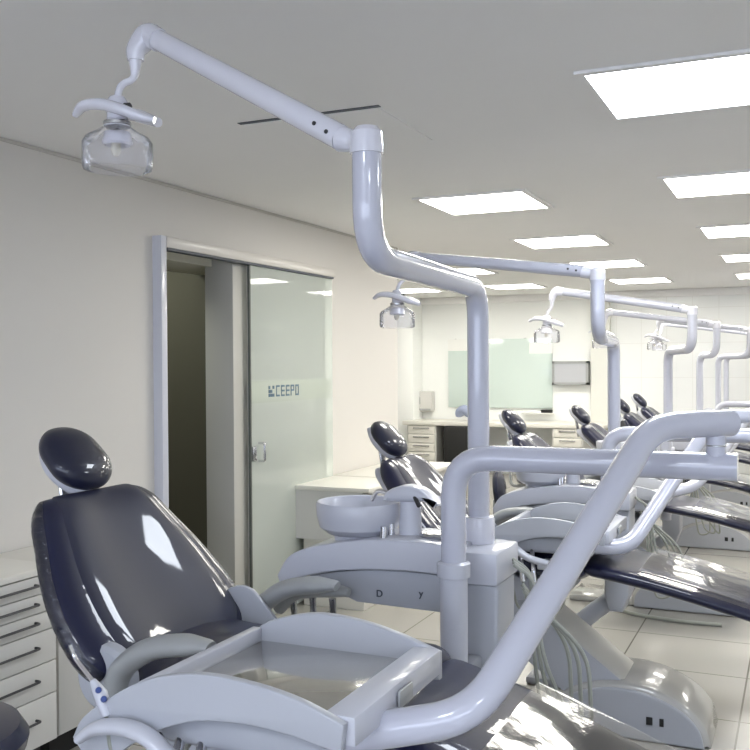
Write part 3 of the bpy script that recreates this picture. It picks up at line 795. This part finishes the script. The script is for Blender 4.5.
# counter and units below
YF = YB-.60
ca_, cb_ = onY(402, 414, YF), onY(604, 414, YF); zc = onY(500, 423, YF).z
o = fin('back_counter', bx(ca_.x, cb_.x, YF, YB-.02, zc-.05, zc, bev=.004), M['cabtop'], None, org=V(((ca_.x+cb_.x)/2, YF, zc-.05)))
tag(o, 'long cream counter top along the back wall under the green board', 'counter')
def back_unit(pa, pb, label, open_=False):
    a, b_ = onY(pa, 440, YF+.03), onY(pb, 440, YF+.03)
    t = thing('drawer_cabinet', label, 'cabinet', ((a.x+b_.x)/2, YF+.3, 0))
    fin('body', bx(a.x, b_.x, YF+.03, YB-.03, .06, zc-.051), M['cab'], t)
    fin('plinth', bx(a.x+.02, b_.x-.02, YF+.08, YB-.06, 0, .06), M['dark'], t)
    H = (zc-.051-.08)/5
    for k in range(5):
        d = fin('drawer', bx(a.x+.02, b_.x-.02, YF+.014, YF+.029, .08+k*H+.006, .08+(k+1)*H-.006, bev=.002), M['cabtop'], t)
        fin('handle', bx(a.x+.09, b_.x-.09, YF+.002, YF+.0135, .08+(k+.62)*H, .08+(k+.62)*H+.014), M['steel'], d)
back_unit(407, 436, 'cream drawer cabinet under the counter, right of the cream wall end')
back_unit(552, 583, 'cream drawer cabinet under the counter, below the whiteboard')
a, b_ = onY(443, 440, YF-.05), onY(470, 440, YF-.05)
t = thing('mini_fridge', 'black box shaped fridge standing at the counter behind the tall post', 'fridge', ((a.x+b_.x)/2, YF+.1, 0))
zf = onY(455, 426, YF-.05).z
fin('case', bx(a.x, b_.x, YF-.02, YB-.06, .03, min(zf, zc-.055), bev=.008), M['black'], t)
fin('fridge_door', bx(a.x+.005, b_.x-.005, YF-.05, YF-.021, .05, min(zf, zc-.055)-.005, bev=.008), M['black'], t)
fin('foot', bx(a.x+.03, b_.x-.03, YF+.02, YB-.1, 0, .03), M['dark'], t)
p = onY(463, 416, YF+.15)
o = fin('cloth_bag', shift(cushion([(-.10, .0), (0, .09), (.1, .0)], [(0, .06), (.5, .10), (1, .06)], .06, endr=.08, n=20, m=20), (p.x, YF+.2, zc+.062)), M['bluish'], None, org=V((p.x, YF+.2, zc)))
tag(o, 'blue grey bundle on the back counter beside the tall post', 'bag')
a, b_ = onY(541, 410, YB-.08), onY(552, 412.5, YB-.08); zl = ledge_z
o = fin('board_eraser', bx(a.x, b_.x, YB-.10, YB-.04, zl+.0005, zl+.04, bev=.006), M['black'], None, org=V((a.x, YB-.07, zc)))
tag(o, 'black eraser lying at the foot of the green board', 'eraser')

# ------------------------------------------------------------------ stools
def stool(x, y, zs, ang, label, back=True, col='head', rs=.17):
    t = thing('dentist_stool', label, 'stool', (x, y, 0), 'dentist stools')
    fin('seat', lathe([(0, .0), (rs*.8, 0), (rs, .02), (rs*1.03, .045), (rs*.95, .07), (rs*.6, .082), (0, .085)], (x, y, zs-.08), seg=36), M[col], t)
    fin('column', lathe([(0, .06), (.03, .06), (.03, .25), (.02, .25), (.02, zs-.08), (0, zs-.08)], (x, y, .0), seg=18), M['arm'], t)
    for k in range(5):
        a = 2*PI*k/5+ang; dx, dy = math.cos(a), math.sin(a)
        fin('leg', tube([(x, y, .12), (x+dx*.14, y+dy*.14, .11), (x+dx*.27, y+dy*.27, .075)], [.022, .018, .014], .03, 12, squash=.8), M['arm'], t)
        lg = t.children[-1]
        fin('castor', lathe([(0, -.014), (.025, -.014), (.028, 0), (.025, .014), (0, .014)], (x+dx*.27, y+dy*.27, .029), (-dy, dx, 0), 18), M['dark'], lg)
    if back:
        a = ang+PI; dx, dy = math.cos(a), math.sin(a)
        fin('back_bar', tube([(x, y, zs-.09), (x+dx*.22, y+dy*.22, zs-.09), (x+dx*.22, y+dy*.22, zs+.14)], .012, .05, 12), M['arm'], t)
        fin('backrest', lathe([(0, .035), (.07, .03), (.105, .012), (.11, 0), (.1, -.014), (0, -.02)], (x+dx*.20, y+dy*.20, zs+.2), (-dx, -dy, .1), 30), M[col], t)
stool(-1.32, 5.05, .56, .12, 'dark stool between the second and third chairs, its back under the white pipe', col='head')
stool(-1.78, 6.95, .62, .3, 'dark stool just behind the third chair headrest', col='head')
stool(-1.30, 8.95, .62, .5, 'dark stool between the fourth and fifth chairs', col='head')
stool(-1.53, 1.27, .77, PI*.55, 'navy stool cut off by the bottom left corner', back=False, rs=.2, col='vinyl')

# floor cable by the third chair base
pts = [onY(590, 610, 5.55), onY(640, 622, 5.5), onY(690, 622, 5.5), onY(728, 621, 5.5)]
pts = [V((p.x, p.y, .012)) for p in pts]
pts = [V((-1.0, 5.62, .012)), V((-.85, 5.52, .012)), V((-.6, 5.47, .012)), V((-.4, 5.49, .012))]
o = fin('floor_hose', tube(pts, .011, .1, 10), M['hose'], None, org=V((-.7, 5.5, 0)))
tag(o, 'grey hose lying on the floor beside the third chair base', 'hose')

# ------------------------------------------------------------------ camera, world, view
cam = bpy.data.cameras.new('camera'); co = bpy.data.objects.new('camera', cam); C.objects.link(co)
cam.sensor_width = 36; cam.lens = F/750*36; cam.clip_start = .02
R = Matrix.Rotation(TH, 4, 'Z') @ Matrix.Rotation(PI/2-math.atan(11.4/F), 4, 'X') @ Matrix.Rotation(-.006, 4, 'Z')
co.matrix_world = Matrix.Translation((0, 0, EYE)) @ R
S.camera = co
w = bpy.data.worlds.new('world'); S.world = w; w.use_nodes = True
w.node_tree.nodes['Background'].inputs[0].default_value = (.74, .82, 1, 1); w.node_tree.nodes['Background'].inputs[1].default_value = 4.0
S.view_settings.view_transform = 'Standard'; S.view_settings.look = 'None'
S.view_settings.exposure = .36; S.view_settings.gamma = 1
S.view_settings.use_curve_mapping = False
